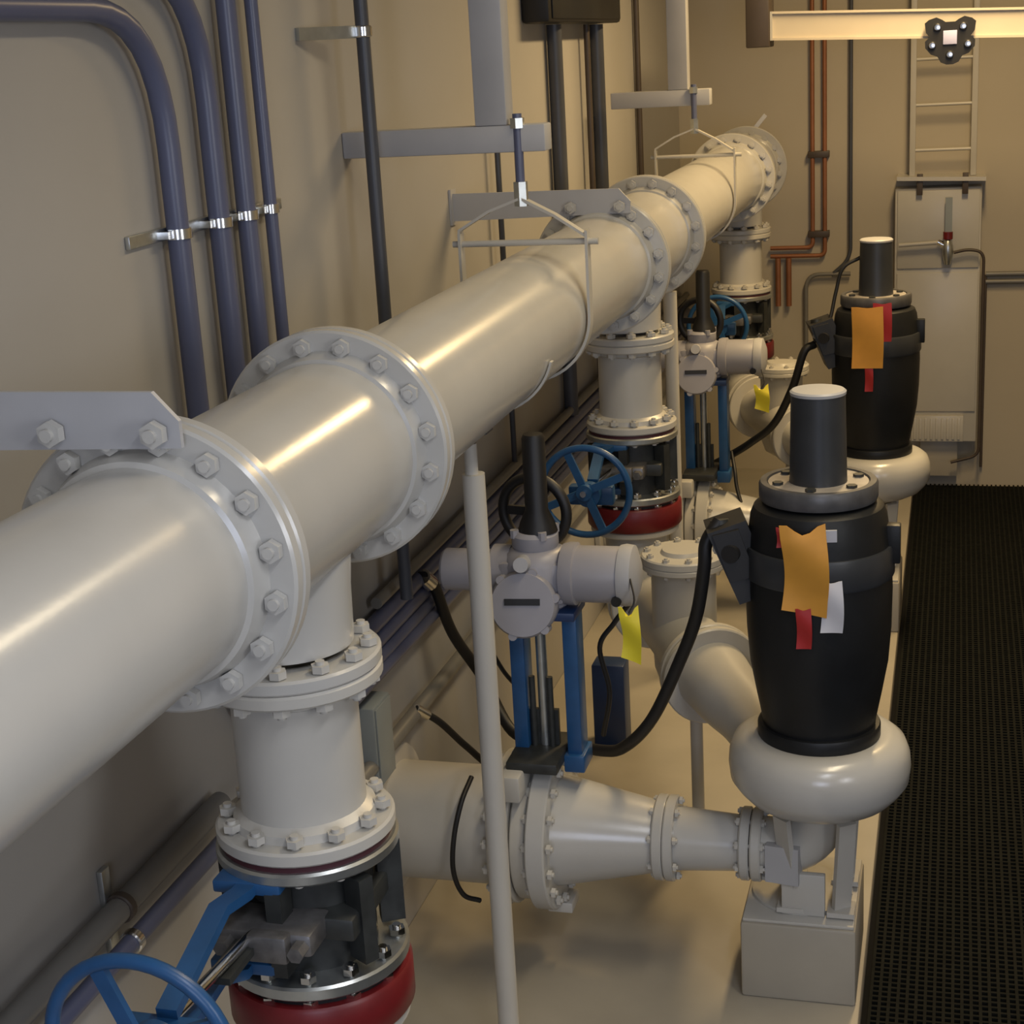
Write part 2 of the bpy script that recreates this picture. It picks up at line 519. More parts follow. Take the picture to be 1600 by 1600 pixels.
lab_r = ['cream riser pipe at the lower left, nearest the camera', 'cream riser pipe standing behind the nearer pump', 'cream riser pipe in the far corner by the copper tubes']
lab_v = ['knife gate valve with a blue handwheel cut off at the lower left', 'knife gate valve with a blue handwheel behind the nearer pump', 'knife gate valve with blue handwheel under the farthest riser']
lab_c = ['dark red ring under the nearest riser valve, at the bottom edge', 'dark red ring under the middle riser valve', 'dark red ring under the farthest riser valve']
lab_e = ['cream elbow below the red ring at the bottom edge', 'cream elbow below the middle red ring', 'cream elbow below the farthest red ring']
for f, labs, n in ((riser, lab_r, 3), (discharge_valve, lab_v, 3), (coupling, lab_c, 3), (elbow, lab_e, 3)):
    t0 = f(labs[0])
    for k in (1, 2):
        copy_thing(t0.o, (0, RY[k] - RY[0], 0), labs[k])

# ------------------------------------------------------------------ pumps, suction lines (built for the nearer pump, copied for the far one)
QX, QY = -0.447, 5.5
DY = 4.17


def pump(label):
    T = Thing('sewage_pump', (QX, QY, -3.16), label, 'pump', 'black vertical pumps')
    # motor housing
    T.part('motor_housing', MB().lathe((QX, QY, 0), (0, 0, 1), [
        (0, -2.45), (0.200, -2.45), (0.206, -2.40), (0.225, -2.30), (0.246, -2.18), (0.256, -2.05), (0.259, -1.90), (0.255, -1.78), (0.247, -1.70),
        (0.238, -1.63), (0.226, -1.60), (0.20, -1.585), (0, -1.58)], 64), blackm)
    T.part('belly_band', MB().lathe((QX, QY, 0), (0, 0, 1), [(0.244, -1.735), (0.259, -1.735), (0.263, -1.745), (0.266, -1.84), (0.262, -1.85), (0.25, -1.85)], 64), black_cap)
    fo = T.part('top_flange', MB().lathe((QX, QY, 0), (0, 0, 1), [(0, -1.575), (0.203, -1.575), (0.207, -1.565), (0.207, -1.52), (0.201, -1.51), (0.180, -1.51), (0.176, -1.519), (0, -1.519)], 64), rim_m)
    T.part('top_plate', MB().lathe((QX, QY, 0), (0, 0, 1), [(0, -1.5185), (0.174, -1.5185), (0.174, -1.515), (0, -1.515)], 56), dusty, fo, 'dusty pale plate inside the rim')
    me = MB().cyl((0, 0, 0), (0, 0, 0.010), 0.019, n=6).mesh('bolt', dark_iron, (0, 0, 0))
    for k in range(6):
        a = 2 * PI * k / 6 - 0.62
        T.inst('bolt', me, (QX + 0.148 * math.cos(a), QY + 0.148 * math.sin(a), -1.515), (0, 0, 1), fo)
    T.part('cable_cap', MB().lathe((QX, QY, 0), (0, 0, 1), [(0, -1.515), (0.101, -1.515), (0.100, -1.50), (0.094, -1.22), (0.094, -1.205), (0, -1.205)], 40), black_cap)
    T.part('cap_lid', MB().lathe((QX, QY, 0), (0, 0, 1), [(0, -1.204), (0.096, -1.204), (0.097, -1.194), (0.090, -1.188), (0, -1.186)], 40), bracket_m, label='pale round lid on the charcoal cap')
    T.part('lower_flange', MB().lathe((QX, QY, 0), (0, 0, 1), [(0, -2.475), (0.220, -2.475), (0.222, -2.468), (0.222, -2.43), (0.218, -2.422), (0.2, -2.42)], 56), blackm)
    # volute: spiral casing, wider towards the outlet
    v = MB(); n = 72; V = []; F = []
    prof = [(0.215, -2.472), (0.25, -2.468), (0.285, -2.478), (0.312, -2.50), (0.327, -2.54), (0.331, -2.585), (0.325, -2.64), (0.302, -2.675), (0.27, -2.71), (0.21, -2.74), (0.13, -2.77), (0.02, -2.77)]
    for i in range(n):
        a = 2 * PI * i / n
        for r, z in prof:
            V.append((QX + r * math.cos(a), QY + r * math.sin(a), z))
    m_ = len(prof)
    for i in range(n):
        for j in range(m_ - 1):
            F.append((i * m_ + j, ((i + 1) % n) * m_ + j, ((i + 1) % n) * m_ + j + 1, i * m_ + j + 1))
    v.add(V, F)
    T.part('volute', v, cream)
    # outlet nozzle running back towards the check valve
    dv = Vector((-0.40, 0.917, 0)); s = Vector((QX - 0.20, QY + 0.10, -2.585)); e = Vector((-0.93, 6.16, -2.55))
    path = [s, s.lerp(e, 0.35) + Vector((0, 0.03, 0)), s.lerp(e, 0.7), e]
    T.part('outlet_nozzle', MB().tube(smooth_path(path, 6), [0.11 + 0.045 * k / 18 for k in range(19)], 32), cream2)
    T.part('outlet_flange', MB().disc(e, e + (e - path[2]).normalized() * 0.036, 0.215), cream2)
    # inlet elbow
    c = Vector((QX, QY, -2.95)); R = 0.17; pts = [Vector((-0.655, QY, -2.95))]
    for k in range(11):
        a = PI / 2 * k / 10
        pts.append(Vector((QX - R + R * math.sin(a), QY, -2.95 + R * (1 - math.cos(a)))))
    T.part('inlet_elbow', MB().tube(pts, 0.108, 28), cream2)
    fo = T.part('inlet_flange', MB().disc((-0.695, QY, -2.95), (-0.655, QY, -2.95), 0.140), cream2)
    bolt_circle(T, (-0.697, QY, -2.95), (1, 0, 0), 0.120, 8, 0.08, cream2, fo, 0.016)
    T.part('cleanout_cover', MB().obox((-0.57, QY - 0.10, -2.965), (0.062, -0.01, 0), (0.005, 0.03, 0), (0, 0, 0.075)), bracket_m)
    # stand
    for a in (-0.95, 0.95, 2.4, 4.0):
        p0 = Vector((QX + 0.19 * math.cos(a), QY + 0.19 * math.sin(a), -2.76)); p1 = Vector((QX + 0.15 * math.cos(a), QY + 0.04 + 0.15 * math.sin(a), -3.147))
        m = MB().strip([p0, p1], (-math.sin(a), math.cos(a), 0), 0.07, 0.022)
        m.obox(p1 + Vector((0, 0, -0.005)), (0.05, 0, 0), (0, 0.05, 0), (0, 0, 0.010))
        T.part('leg', m, cream2)
    T.part('support_plate', MB().box((QX - 0.13, QY - 0.12, -3.17), (QX + 0.03, QY - 0.09, -3.00), 0.004), cream2)
    m = MB().lathe((QX - 0.07, QY + 0.07, -3.172), (0, 0, 1), [(0.0, 0.001), (0.19, 0.001), (0.19, 0.012), (0.18, 0.014), (0, 0.014)], 40)
    T.part('base_ring', m, cream2)
    # terminal box
    m = MB().obox((QX - 0.275, QY - 0.03, -1.79), (0.065, 0.02, 0.02), (-0.02, 0.085, 0), (-0.055, 0, 0.13))
    m.cyl((QX - 0.26, QY, -1.85), (QX - 0.18, QY, -1.85), 0.09, n=24)
    m.obox((QX - 0.285, QY - 0.115, -1.76), (0.045, 0.008, 0.01), (-0.004, 0.02, 0), (-0.03, 0, 0.085))
    m.cyl((QX - 0.295, QY - 0.15, -1.75), (QX - 0.29, QY - 0.12, -1.75), 0.032, n=18)
    bo = T.part('terminal_box', m, rubber)
    T.part('cable_gland', MB().cyl((QX - 0.345, QY - 0.04, -1.655), (QX - 0.33, QY - 0.06, -1.77), 0.034, n=16), dark_iron, bo)
    T.part('eye_bolt', MB().cyl((QX - 0.345, QY - 0.125, -1.74), (QX - 0.34, QY - 0.10, -1.74), 0.016, n=12), chrome, bo)
    # name plate and gauge fixed on the housing
    m = MB().obox((QX + 0.045, QY - 0.240, -1.645), (0.036, 0.006, 0), (0, 0.005, 0), (0, -0.004, 0.022))
    T.part('name_plate', m, whitetag, label='small pale plate below the top flange')
    T.part('side_lug', MB().box((QX + 0.235, QY - 0.05, -1.80), (QX + 0.285, QY + 0.0, -1.66), 0.006), blackm)
    return T


def pedestal(label):
    T = Thing('pump_pedestal', (QX - 0.05, QY, -3.5), label, 'pedestal', 'pump pedestals')
    T.part('block', MB().box((-0.725, 5.32, -3.5), (-0.300, 5.86, -3.185), 0.012), pad_m)
    T.part('grout_cap', MB().box((-0.717, 5.33, -3.185), (-0.308, 5.85, -3.172), 0.003), cream2)
    return T


def suction_pipe(label):
    T = Thing('suction_pipe', (-2.0, QY, -3.2), label, 'pipe', 'suction pipes through the wall')
    T.part('pipe', MB().cyl((-2.149, QY, -2.95), (-1.63, QY, -2.95), 0.232, n=64), cream2)
    T.part('wall_collar', MB().disc((-2.149, QY, -2.95), (-2.11, QY, -2.95), 0.30), cream2)
    fo = T.part('flange', MB().disc((-1.665, QY, -2.95), (-1.626, QY, -2.95), 0.305, 0.2), cream2)
    bolt_circle(T, (-1.645, QY, -2.95), (1, 0, 0), 0.27, 16, 0.05, cream2, fo, 0.020)
    return T


def suction_valve(label):
    VX = -1.565
    T = Thing('actuated_gate_valve', (VX, QY, -3.26), label, 'valve', 'motor-driven suction valves')
    m = MB().disc((-1.625, QY, -2.95), (-1.59, QY, -2.95), 0.295, 0.2); m.disc((-1.585, QY, -2.95), (-1.525, QY, -2.95), 0.275, 0.2)
    m.box((-1.615, QY - 0.26, -2.72), (-1.53, QY + 0.26, -2.615), 0.01)
    T.part('valve_body', m, cream2)
    m = MB().box((-1.60, QY - 0.19, -2.63), (-1.40, QY + 0.12, -2.585), 0.008)
    T.part('packing_gland', m, dark_iron)
    lx = (-1.57, -1.362)
    for x in lx:
        m = MB().box((x - 0.028, QY - 0.05, -2.66), (x + 0.028, QY + 0.06, -2.03), 0.005)
        m.box((x - 0.04, QY - 0.07, -2.67), (x + 0.04, QY + 0.08, -2.60), 0.006)
        T.part('yoke_leg', m, blue)
    T.part('yoke_plate', MB().box((-1.62, QY - 0.09, -2.05), (-1.33, QY + 0.10, -2.015), 0.006), navy)
    T.part('stem', MB().cyl((-1.487, QY, -2.62), (-1.487, QY, -2.02), 0.021, n=16), steel)
    for x in (-1.455, -1.525):
        T.part('guide_rod', MB().cyl((x, QY - 0.02, -2.60), (x, QY - 0.02, -2.30), 0.012, n=10), dark_iron)
    T.part('gate_blade', MB().box((-1.545, QY - 0.01, -2.64), (-1.43, QY + 0.01, -2.44)), dark_iron)
    # electric actuator
    m = MB().lathe((-1.487, QY, 0), (0, 0, 1), [(0, -2.02), (0.10, -2.02), (0.125, -2.0), (0.13, -1.95), (0.13, -1.84), (0.11, -1.80), (0.085, -1.785), (0, -1.785)], 36)
    m.lathe((-1.487, QY, 0), (0, 0, 1), [(0.075, -1.80), (0.088, -1.775), (0.088, -1.735), (0.075, -1.72), (0, -1.72)], 28)
    m.box((-1.62, QY - 0.10, -1.99), (-1.36, QY + 0.11, -1.82), 0.03)
    for a in range(4):
        t = a * PI / 2 + 0.6
        m.cyl((-1.487 + 0.08 * math.cos(t), QY + 0.08 * math.sin(t), -1.74), (-1.487 + 0.08 * math.cos(t), QY + 0.08 * math.sin(t), -1.71), 0.017, n=8)
    T.part('gear_housing', m, actgrey)
    m = MB().lathe((-1.36, QY - 0.01, -1.885), (1, 0, 0), [(0, -0.02), (0.112, -0.02), (0.118, 0.0), (0.118, 0.03), (0.106, 0.035), (0.106, 0.20), (0.100, 0.213), (0, 0.216)], 40)
    mo = T.part('motor', m, actgrey)
    T.part('end_cap', MB().lathe((-1.144, QY - 0.01, -1.885), (1, 0, 0), [(0.112, -0.02), (0.116, 0), (0.112, 0.03), (0.06, 0.05), (0, 0.05)], 40), bracket_m, mo)
    T.part('cable_entry', MB().cyl((-1.165, QY - 0.115, -1.955), (-1.165, QY - 0.09, -1.955), 0.019, n=16), rubber, mo)
    T.part('limit_switch_housing', MB().lathe((-1.60, QY, -1.885), (-1, 0, 0), [(0, -0.02), (0.10, -0.02), (0.10, 0.05), (0.08, 0.06), (0.08, 0.24), (0.072, 0.25), (0, 0.25)], 36), actgrey)
    c = Vector((-1.51, QY - 0.10, -1.975)); ax = Vector((0.10, -1, 0.22)).normalized()
    m = MB().lathe(c, ax, [(0, -0.03), (0.125, -0.03), (0.125, 0.06), (0.117, 0.075), (0, 0.078)], 40)
    for a in range(6):
        u, v, w = basis(ax); t = a * PI / 3 + 0.2
        q = c + (u * math.cos(t) + v * math.sin(t)) * 0.122
        m.cyl(q + w * 0.0, q + w * 0.072, 0.017, n=10)
    co = T.part('control_cover', m, actgrey)
    u, v, w = basis(ax)
    T.part('display_window', MB().obox(c + w * 0.079 + v * 0.012, u * 0.066, v * 0.012, w * 0.004), rubber, co, 'black slot window')
    T.part('selector_knob', MB().cyl(c + w * 0.03 + v * 0.15, c + w * 0.10 + v * 0.15, 0.034, 0.028, n=20), bracket_m, co)
    T.part('stem_cover', MB().lathe((-1.475, QY, 0), (0, 0, 1), [(0, -1.725), (0.075, -1.725), (0.065, -1.69), (0.043, -1.64), (0.043, -1.37), (0.036, -1.355), (0, -1.355)], 28), rubber)
    wheel(T, (-1.51, QY + 0.10, -1.68), (0.2, 1, 0), 0.132, rubber, 0.021, 3, 'handwheel', 0.0)
    return T


def reducer(label):
    T = Thing('pipe_reducer', (-1.25, QY, -3.2), label, 'pipe fitting', 'large reducers after the suction valves')
    T.part('cone', MB().lathe((-1.50, QY, -2.95), (1, 0, 0), [(0, 0.0), (0.225, 0.0), (0.216, 0.07), (0.140, 0.43), (0.130, 0.475), (0, 0.475)], 56), cream)
    fo = T.part('flange', MB().disc((-1.515, QY, -2.95), (-1.44, QY, -2.95), 0.310, 0.18), cream)
    bolt_circle(T, (-1.475, QY, -2.95), (1, 0, 0), 0.272, 16, 0.08, cream2, fo, 0.020)
    fo = T.part('flange', MB().disc((-1.063, QY, -2.95), (-1.023, QY, -2.95), 0.165, 0.1), cream)
    bolt_circle(T, (-1.022, QY, -2.95), (1, 0, 0), 0.143, 8, 0.082, cream2, fo, 0.016)
    T.part('drain_lug', MB().box((-1.50, QY - 0.06, -3.285), (-1.40, QY + 0.06, -3.24), 0.006), cream2)
    return T


def inlet_cone(label):
    T = Thing('pipe_reducer', (-0.86, QY, -3.08), label, 'pipe fitting', 'small reducers before the pumps')
    T.part('cone', MB().lathe((-1.02, QY, -2.95), (1, 0, 0), [(0, 0), (0.124, 0), (0.122, 0.05), (0.107, 0.27), (0.105, 0.32), (0, 0.32)], 48), cream)
    T.part('flange', MB().disc((-1.021, QY, -2.95), (-0.983, QY, -2.95), 0.165, 0.1), cream)
    T.part('flange', MB().disc((-0.737, QY, -2.95), (-0.699, QY, -2.95), 0.140, 0.09), cream)
    return T


def check_valve(label):
    c = Vector((-1.12, 6.60, -2.55)); dv = Vector((0.74, -1.67, 0)).normalized()
    T = Thing('check_valve', (c.x, c.y, -2.80), label, 'valve', 'check valves behind the pumps')
    T.part('valve_body', MB().lathe((c.x, c.y, 0), (0, 0, 1), [(0, -2.79), (0.06, -2.785), (0.115, -2.75), (0.138, -2.68), (0.142, -2.6), (0.142, -2.25), (0.15, -2.215), (0, -2.215)], 40), cream2)
    e0 = Vector((-0.93, 6.16, -2.55)) + dv * -0.04
    e1 = Vector((PX, RY[1], -2.55)) + dv * 0.40
    T.part('through_pipe', MB().tube([e0, e0.lerp(e1, 0.5), e1], 0.15, 36), cream2)
    T.part('flange', MB().disc(e0, e0 - dv * 0.038, 0.215), cream2)
    T.part('flange', MB().disc(e1, e1 + dv * 0.038, 0.225), cream2)
    T.part('bonnet_flange', MB().disc((c.x, c.y, -2.215), (c.x, c.y, -2.185), 0.185), cream2)
    fo = T.part('bonnet_cover', MB().lathe((c.x, c.y, -2.184), (0, 0, 1), [(0, 0), (0.185, 0), (0.185, 0.026), (0.178, 0.032), (0.10, 0.034), (0.09, 0.05), (0, 0.052)], 40), cream2)
    bolt_circle(T, (c.x, c.y, -2.184), (0, 0, 1), 0.158, 10, 0.064, cream2, fo, 0.016)
    T.part('support_leg', MB().cyl((-1.05, 6.42, -3.5), (-1.05, 6.42, -2.69), 0.028, n=16), cream2)
    return T


near_far = [
    (pump, 'nearer black vertical pump with a creased orange tag, on a cream pedestal', 'farther black vertical pump with a flat orange tag, near the ladder'),
    (pedestal, 'cream concrete pedestal under the nearer pump', 'cream concrete pedestal under the farther pump'),
    (suction_pipe, 'fat cream suction pipe from the wall, behind the near support post', 'fat cream suction pipe from the wall leading to the farther pump'),
    (suction_valve, 'blue-legged gate valve with grey electric actuator and black slot, nearer one', 'blue-legged gate valve with grey electric actuator beside the farther pump'),
    (reducer, 'large tapering cream reducer between the nearer gate valve and its pump', 'large tapering cream reducer between the farther gate valve and its pump'),
    (inlet_cone, 'small cream tapered pipe joining the inlet elbow of the nearer pump', 'small cream tapered pipe joining the inlet elbow of the farther pump'),
    (check_valve, 'cream check valve with round bolted cover behind the nearer pump', 'cream check valve with round bolted cover behind the farther pump'),
]
for f, l0, l1 in near_far:
    t0 = f(l0)
    copy_thing(t0.o, (0.02, DY - 0.2, 0) if f is pedestal else (0, DY, 0), l1)

# tags hung on the machines
def sheet(x0, x1, z0, z1, y, wave=0.012, n=10, top=None):
    V = []; F = []
    for j in range(n + 1):
        t = j / n; z = z0 + (z1 - z0) * t
        for i in range(7):
            s = i / 6
            zz = z + (0.02 * math.sin(s * 7 + 1) if j == n else 0) * (1 if wave > 0.01 else 0.2) - (0.03 * s if j == 0 and wave > 0.01 else 0)
            V.append((x0 + (x1 - x0) * s + wave * 0.7 * math.sin(3.5 * t), y + wave * math.sin(5 * t + 2 * s) , zz))
    for j in range(n):
        for i in range(6):
            F.append((j * 7 + i, j * 7 + i + 1, (j + 1) * 7 + i + 1, (j + 1) * 7 + i))
    k = len(V)
    V2 = [(x, yy + 0.003, z) for x, yy, z in V]
    F2 = [tuple(reversed([i + k for i in f])) for f in F]
    rim = [i for i in range(7)] + [j * 7 + 6 for j in range(1, n + 1)] + [n * 7 + i for i in range(5, -1, -1)] + [j * 7 for j in range(n - 1, 0, -1)]
    F3 = [(rim[i], rim[(i + 1) % len(rim)], rim[(i + 1) % len(rim)] + k, rim[i] + k) for i in range(len(rim))]
    return MB().add(V + V2, F + F2 + F3)


T = Thing('inspection_tag', (-0.47, 5.21, -2.02), 'creased orange paper tag hung on the nearer pump', 'tag', 'orange pump tags')
T.part('paper', sheet(-0.550, -0.398, -1.90, -1.610, 5.215, 0.016), orange)
T.part('red_edge', sheet(-0.566, -0.530, -1.68, -1.610, 5.226, 0.004), redtag)
T.part('red_strip', sheet(-0.502, -0.450, -2.045, -1.90, 5.226, 0.005), redtag)
solo('paper_tag', sheet(-0.42, -0.345, -1.985, -1.80, 5.232, 0.008), whitetag, 'white paper tag half hidden behind the creased orange tag', 'tag')
T = Thing('inspection_tag', (-0.47, 9.38, -2.04), 'flat orange paper tag hung on the farther pump', 'tag', 'orange pump tags')
T.part('paper', sheet(-0.570, -0.392, -1.905, -1.548, 9.385, 0.006), orange)
T.part('red_edge', sheet(-0.45, -0.345, -1.75, -1.528, 9.397, 0.004), redtag)
T.part('red_strip', sheet(-0.495, -0.448, -2.045, -1.88, 9.396, 0.004), redtag)
for x0, x1, z0, z1, y, lab in ((-1.135, -1.065, -2.135, -1.955, 5.30, 'yellow tag hanging from the motor end of the nearer actuator'), (-1.145, -1.06, -2.16, -2.03, 9.45, 'yellow tag hanging from the motor end of the farther actuator')):
    T = Thing('valve_tag', ((x0 + x1) / 2, y, z0), lab, 'tag', 'yellow valve tags')
    T.part('paper', sheet(x0, x1, z0, z1, y, 0.011), yellow)
    T.part('tie', MB().tube(smooth_path([((x0 + x1) / 2, y, z1 - 0.01), ((x0 + x1) / 2 + 0.015, y + 0.03, z1 + 0.03), ((x0 + x1) / 2 - 0.01, y + 0.09, z1 + 0.09)], 5), 0.004, 6), rubber)

# ------------------------------------------------------------------ posts, brackets and hangers carrying the header
def post(y, label):
    T = Thing('support_post', (-1.475, y, -3.5), label, 'post', 'posts under the header pipe')
    T.part('tube', MB().cyl((-1.475, y, -3.49), (-1.475, y, -1.30), 0.037, n=28), cream2)
    T.part('screw', MB().cyl((-1.480, y, -1.30), (-1.480, y, -1.20), 0.022, n=16), cream2)
    pts = [(PX + 0.232 * math.sin(a), y, PZ - 0.232 * math.cos(a)) for a in np.linspace(-0.35, 0.35, 9)]
    T.part('saddle', MB().strip(pts, (0, 1, 0), 0.07, 0.014), conduit_dk)
    T.part('foot_plate', MB().box((-1.565, y - 0.09, -3.499), (-1.385, y + 0.09, -3.485), 0.003), cream2)
    return T


p0 = post(4.74, 'tall cream support post in front of the nearer actuator')
copy_thing(p0.o, (0, 8.5 - 4.74, 0), 'tall cream support post beside the middle riser, behind the nearer pump')


def wall_plate(y, x1, z0, z1, label):
    zt, zb = z1, z0
    T = Thing('wall_bracket', (-2.0, y, z0), label, 'bracket', 'grey plates tying the header to the wall')
    P = [(-2.149, 0, zb - 0.015), (x1, 0, zb), (x1, 0, zt - 0.055), (x1 - 0.05, 0, zt), (-2.149, 0, zt)]
    T.part('plate', MB().prism([(a, y - 0.012, c) for a, b, c in P], (0, 0, 0), (0, 0.012, 0)), bracket_m)
    T.part('wall_foot', MB().box((-2.149, y - 0.04, zb - 0.03), (-2.139, y + 0.04, zt + 0.02)), bracket_m)
    me = bolt_mesh(0.03, cream, 0.026)
    for x in (x1 - 0.045, x1 - 0.26):
        T.inst('bolt', me, (x, y - 0.005, zb + 0.03), (0, 1, 0))
    return T


wall_plate(2.645, -1.385, -0.682, -0.575, 'grey wall bracket plate at the left edge, bolted to the nearest tee flange')
wall_plate(6.845, -1.345, -0.705, -0.600, 'grey wall bracket plate bolted to the front of the middle tee flange')


def gallows(y, x0, x1, zc, label):
    T = Thing('hanger_frame', (-1.586, y, zc), label, 'bracket', 'ceiling frames for the pipe hangers')
    T.part('drop_post', MB().box((-1.645, y - 0.05, zc + 0.047), (-1.528, y + 0.05, 1.699), 0.006), bracket_m)
    T.part('cross_arm', MB().box((x0, y - 0.05, zc - 0.047), (x1, y + 0.05, zc + 0.047), 0.006), bracket_m)
    return T


def clevis(y, ztop, label):
    T = Thing('clevis_hanger', (PX, y, PZ - 0.24), label, 'hanger', 'clevis hangers round the header pipe')
    T.part('rod', MB().cyl((PX, y, -0.52), (PX, y, ztop), 0.017, n=12), conduit_m)
    for za, zb in ((-0.54, -0.455), (ztop - 0.05, ztop - 0.015)):
        T.part('nut', MB().cyl((PX, y, za), (PX, y, zb), 0.026, n=6), steel)
    r = 0.234
    up = [(PX - r, y, -0.68), (PX - r, y, -0.62), (PX - 0.12, y, -0.555), (PX, y, -0.512), (PX + 0.12, y, -0.575), (PX + r, y, -0.65), (PX + r, y, -0.70)]
    T.part('yoke', MB().strip(up, (0, 1, 0), 0.045, 0.010), cream2)
    lo = [(PX + r, y, -0.63), (PX + r, y, -0.80)] + [(PX + r * math.cos(a), y, PZ + r * math.sin(a)) for a in np.linspace(0, -PI, 28)] + [(PX - r, y, -0.80), (PX - r, y, -0.63)]
    T.part('band', MB().strip(lo, (0, 1, 0), 0.05, 0.010), cream2)
    T.part('cross_bolt', MB().cyl((PX - r - 0.03, y, -0.67), (PX + r + 0.04, y, -0.67), 0.012, n=10), cream2)
    return T


gallows(5.62, -2.149, -1.392, -0.305, 'grey ceiling frame with cross arm above the nearer clevis hanger')
gallows(9.66, -1.99, -1.40, -0.335, 'grey ceiling frame with cross arm above the farther clevis hanger')
clevis(5.58, -0.22, 'cream clevis hanger with rod round the long middle header pipe')
clevis(9.60, -0.26, 'cream clevis hanger with rod round the farther header pipe')
pts = [(PX + 0.228 * math.cos(a), 5.03, PZ + 0.228 * math.sin(a)) for a in np.linspace(-0.25, -PI + 0.25, 24)]
solo('pipe_strap', MB().strip(pts, (0, 1, 0), 0.03, 0.008), cream2, 'thin cream strap under the header pipe, between support post and clevis hanger', 'strap')

# ------------------------------------------------------------------ wall conduits
def conduit(pts, r, m, label, rad=0.2, group='wall conduits', name='conduit'):
    return solo(name, MB().tube(bend([(p[0], p[1], p[2]) for p in pts], rad), r, 16), m, label, 'conduit', group)


XC = -2.10; XW = -2.149
conduit([(XC, 0.8, 0.154), (XC, 4.12, 0.154), (XC, 4.12, -2.00), (XC, 4.75, -2.07), (XC, 12.9, -2.07)], 0.032, conduit_m, 'thick blue-grey conduit turning left at the top, first of four on the wall', 0.37)
conduit([(XC, 3.4, 0.27), (XC, 4.39, 0.27), (XC, 4.39, -2.07), (XC, 5.0, -2.14), (XC, 12.9, -2.14)], 0.032, conduit_m, 'blue-grey conduit second from the left of the four on the wall', 0.37)
conduit([(XC, 4.585, 1.69), (XC, 4.585, -2.14), (XC, 5.2, -2.21), (XC, 12.9, -2.21)], 0.030, conduit_m, 'blue-grey conduit third from the left of the four on the wall', 0.3)
conduit([(XC, 4.77, 1.69), (XC, 4.77, -2.20), (XC, 5.4, -2.275), (XC, 12.9, -2.275)], 0.021, conduit_m, 'thinnest blue-grey conduit, rightmost of the four on the wall', 0.25)
T = Thing('strut_channel', (-2.13, 4.42, -0.46), 'galvanised strut with clamps holding the four blue-grey conduits', 'strut')
T.part('channel', MB().box((XW, 3.90, -0.463), (-2.134, 4.94, -0.427), 0.003), steel)
for y, r in ((4.12, 0.032), (4.39, 0.032), (4.585, 0.030), (4.77, 0.021)):
    m = MB().strip([(XC + (r + 0.004) * math.cos(a), y + (r + 0.004) * math.sin(a), -0.445) for a in np.linspace(-PI * 0.6, PI * 0.6, 14)], (0, 0, 1), 0.028, 0.006)
    m.box((-2.134, y - r - 0.03, -0.455), (-2.10, y - r - 0.002, -0.435)); m.box((-2.134, y + r + 0.002, -0.455), (-2.10, y + r + 0.03, -0.435))
    T.part('clamp', m, chrome)

conduit([(-2.0, 5.47, 1.69), (-2.0, 5.47, -2.0)], 0.0245, conduit_dk, 'dark grey conduit dropping past the cross arm of the nearer hanger')
T = Thing('strut_channel', (-2.08, 5.38, 0.05), 'short strut arm holding the dark conduit at the top', 'strut')
T.part('channel', MB().strip([(-2.145, 5.22, 0.085), (-2.03, 5.455, 0.085)], (0, 0, 1), 0.042, 0.03), steel)
T.part('clamp', MB().disc((-2.0, 5.47, 0.066), (-2.0, 5.47, 0.104), 0.033, 0.0, 0.004, 20), chrome)
conduit([(XC, 7.46, 1.69), (XC, 7.46, -2.03)], 0.014, conduit_dk, 'thin dark conduit on the wall behind the nearer hanger rod')
conduit([(XC, 8.72, 0.11), (XC, 8.72, -2.03)], 0.041, conduit_dk, 'thick dark conduit below the left end of the black wall box')
conduit([(XC, 9.80, 0.11), (XC, 9.80, -2.03)], 0.041, conduit_dk, 'thick dark conduit below the right end of the black wall box')
conduit([(XC, 9.525, 0.11), (XC, 9.525, -2.03)], 0.018, brown, 'thin brown conduit between the two thick ones below the black box')
conduit([(XC - 0.02, 11.2, 1.69), (XC - 0.02, 11.2, -2.03)], 0.020, brown, 'thin brown conduit on the wall, right of the black wall box')
T = Thing('junction_box', (-2.06, 9.1, 0.115), 'black wall box at the top with conduits dropping from it', 'electrical box')
T.part('enclosure', MB().box((XW, 8.22, 0.115), (-2.0, 10.06, 0.66), 0.02), rubber)
T.part('cover', MB().box((-2.0, 8.27, 0.135), (-1.992, 10.01, 0.64), 0.003), blackm)

# rack of conduits along the wall above the pad
conduit([(XC, 0.5, -2.13), (XC, 3.98, -2.13)], 0.035, conduit_olive, 'upper grey conduit along the wall at the lower left', group='rack conduits')
conduit([(XC + 0.02, 0.5, -2.23), (XC + 0.02, 4.00, -2.23), (XC + 0.02, 12.9, -2.36)], 0.026, conduit_m, 'lower grey-blue conduit along the wall at the lower left', group='rack conduits')
conduit([(XC, 5.4, -2.00), (XC, 12.9, -2.00)], 0.023, conduit_olive, 'topmost grey conduit of the bunch beside the nearest riser', group='rack conduits')
conduit([(XC, 4.6, -2.59), (XC, 12.9, -2.64)], 0.031, conduit_olive, 'lowest grey conduit on the wall, just above the suction pipe', group='rack conduits')
T = Thing('strut_channel', (-2.13, 3.42, -2.3), 'short strut with clamps on the two conduits at the lower left', 'strut')
T.part('channel', MB().box((XW, 3.34, -2.31), (-2.132, 3.38, -2.02), 0.003), steel)
T.part('clamp', MB().disc((XC, 3.345, -2.13), (XC, 3.375, -2.13), 0.042, 0, 0.004, 20), brown)
T.part('clamp', MB().disc((XC + 0.02, 3.345, -2.23), (XC + 0.02, 3.375, -2.23), 0.034, 0, 0.004, 20), chrome)
T = Thing('outlet_box', (-2.11, 5.3, -2.7), 'small grey electrical box on the wall beside the nearest riser', 'electrical box')
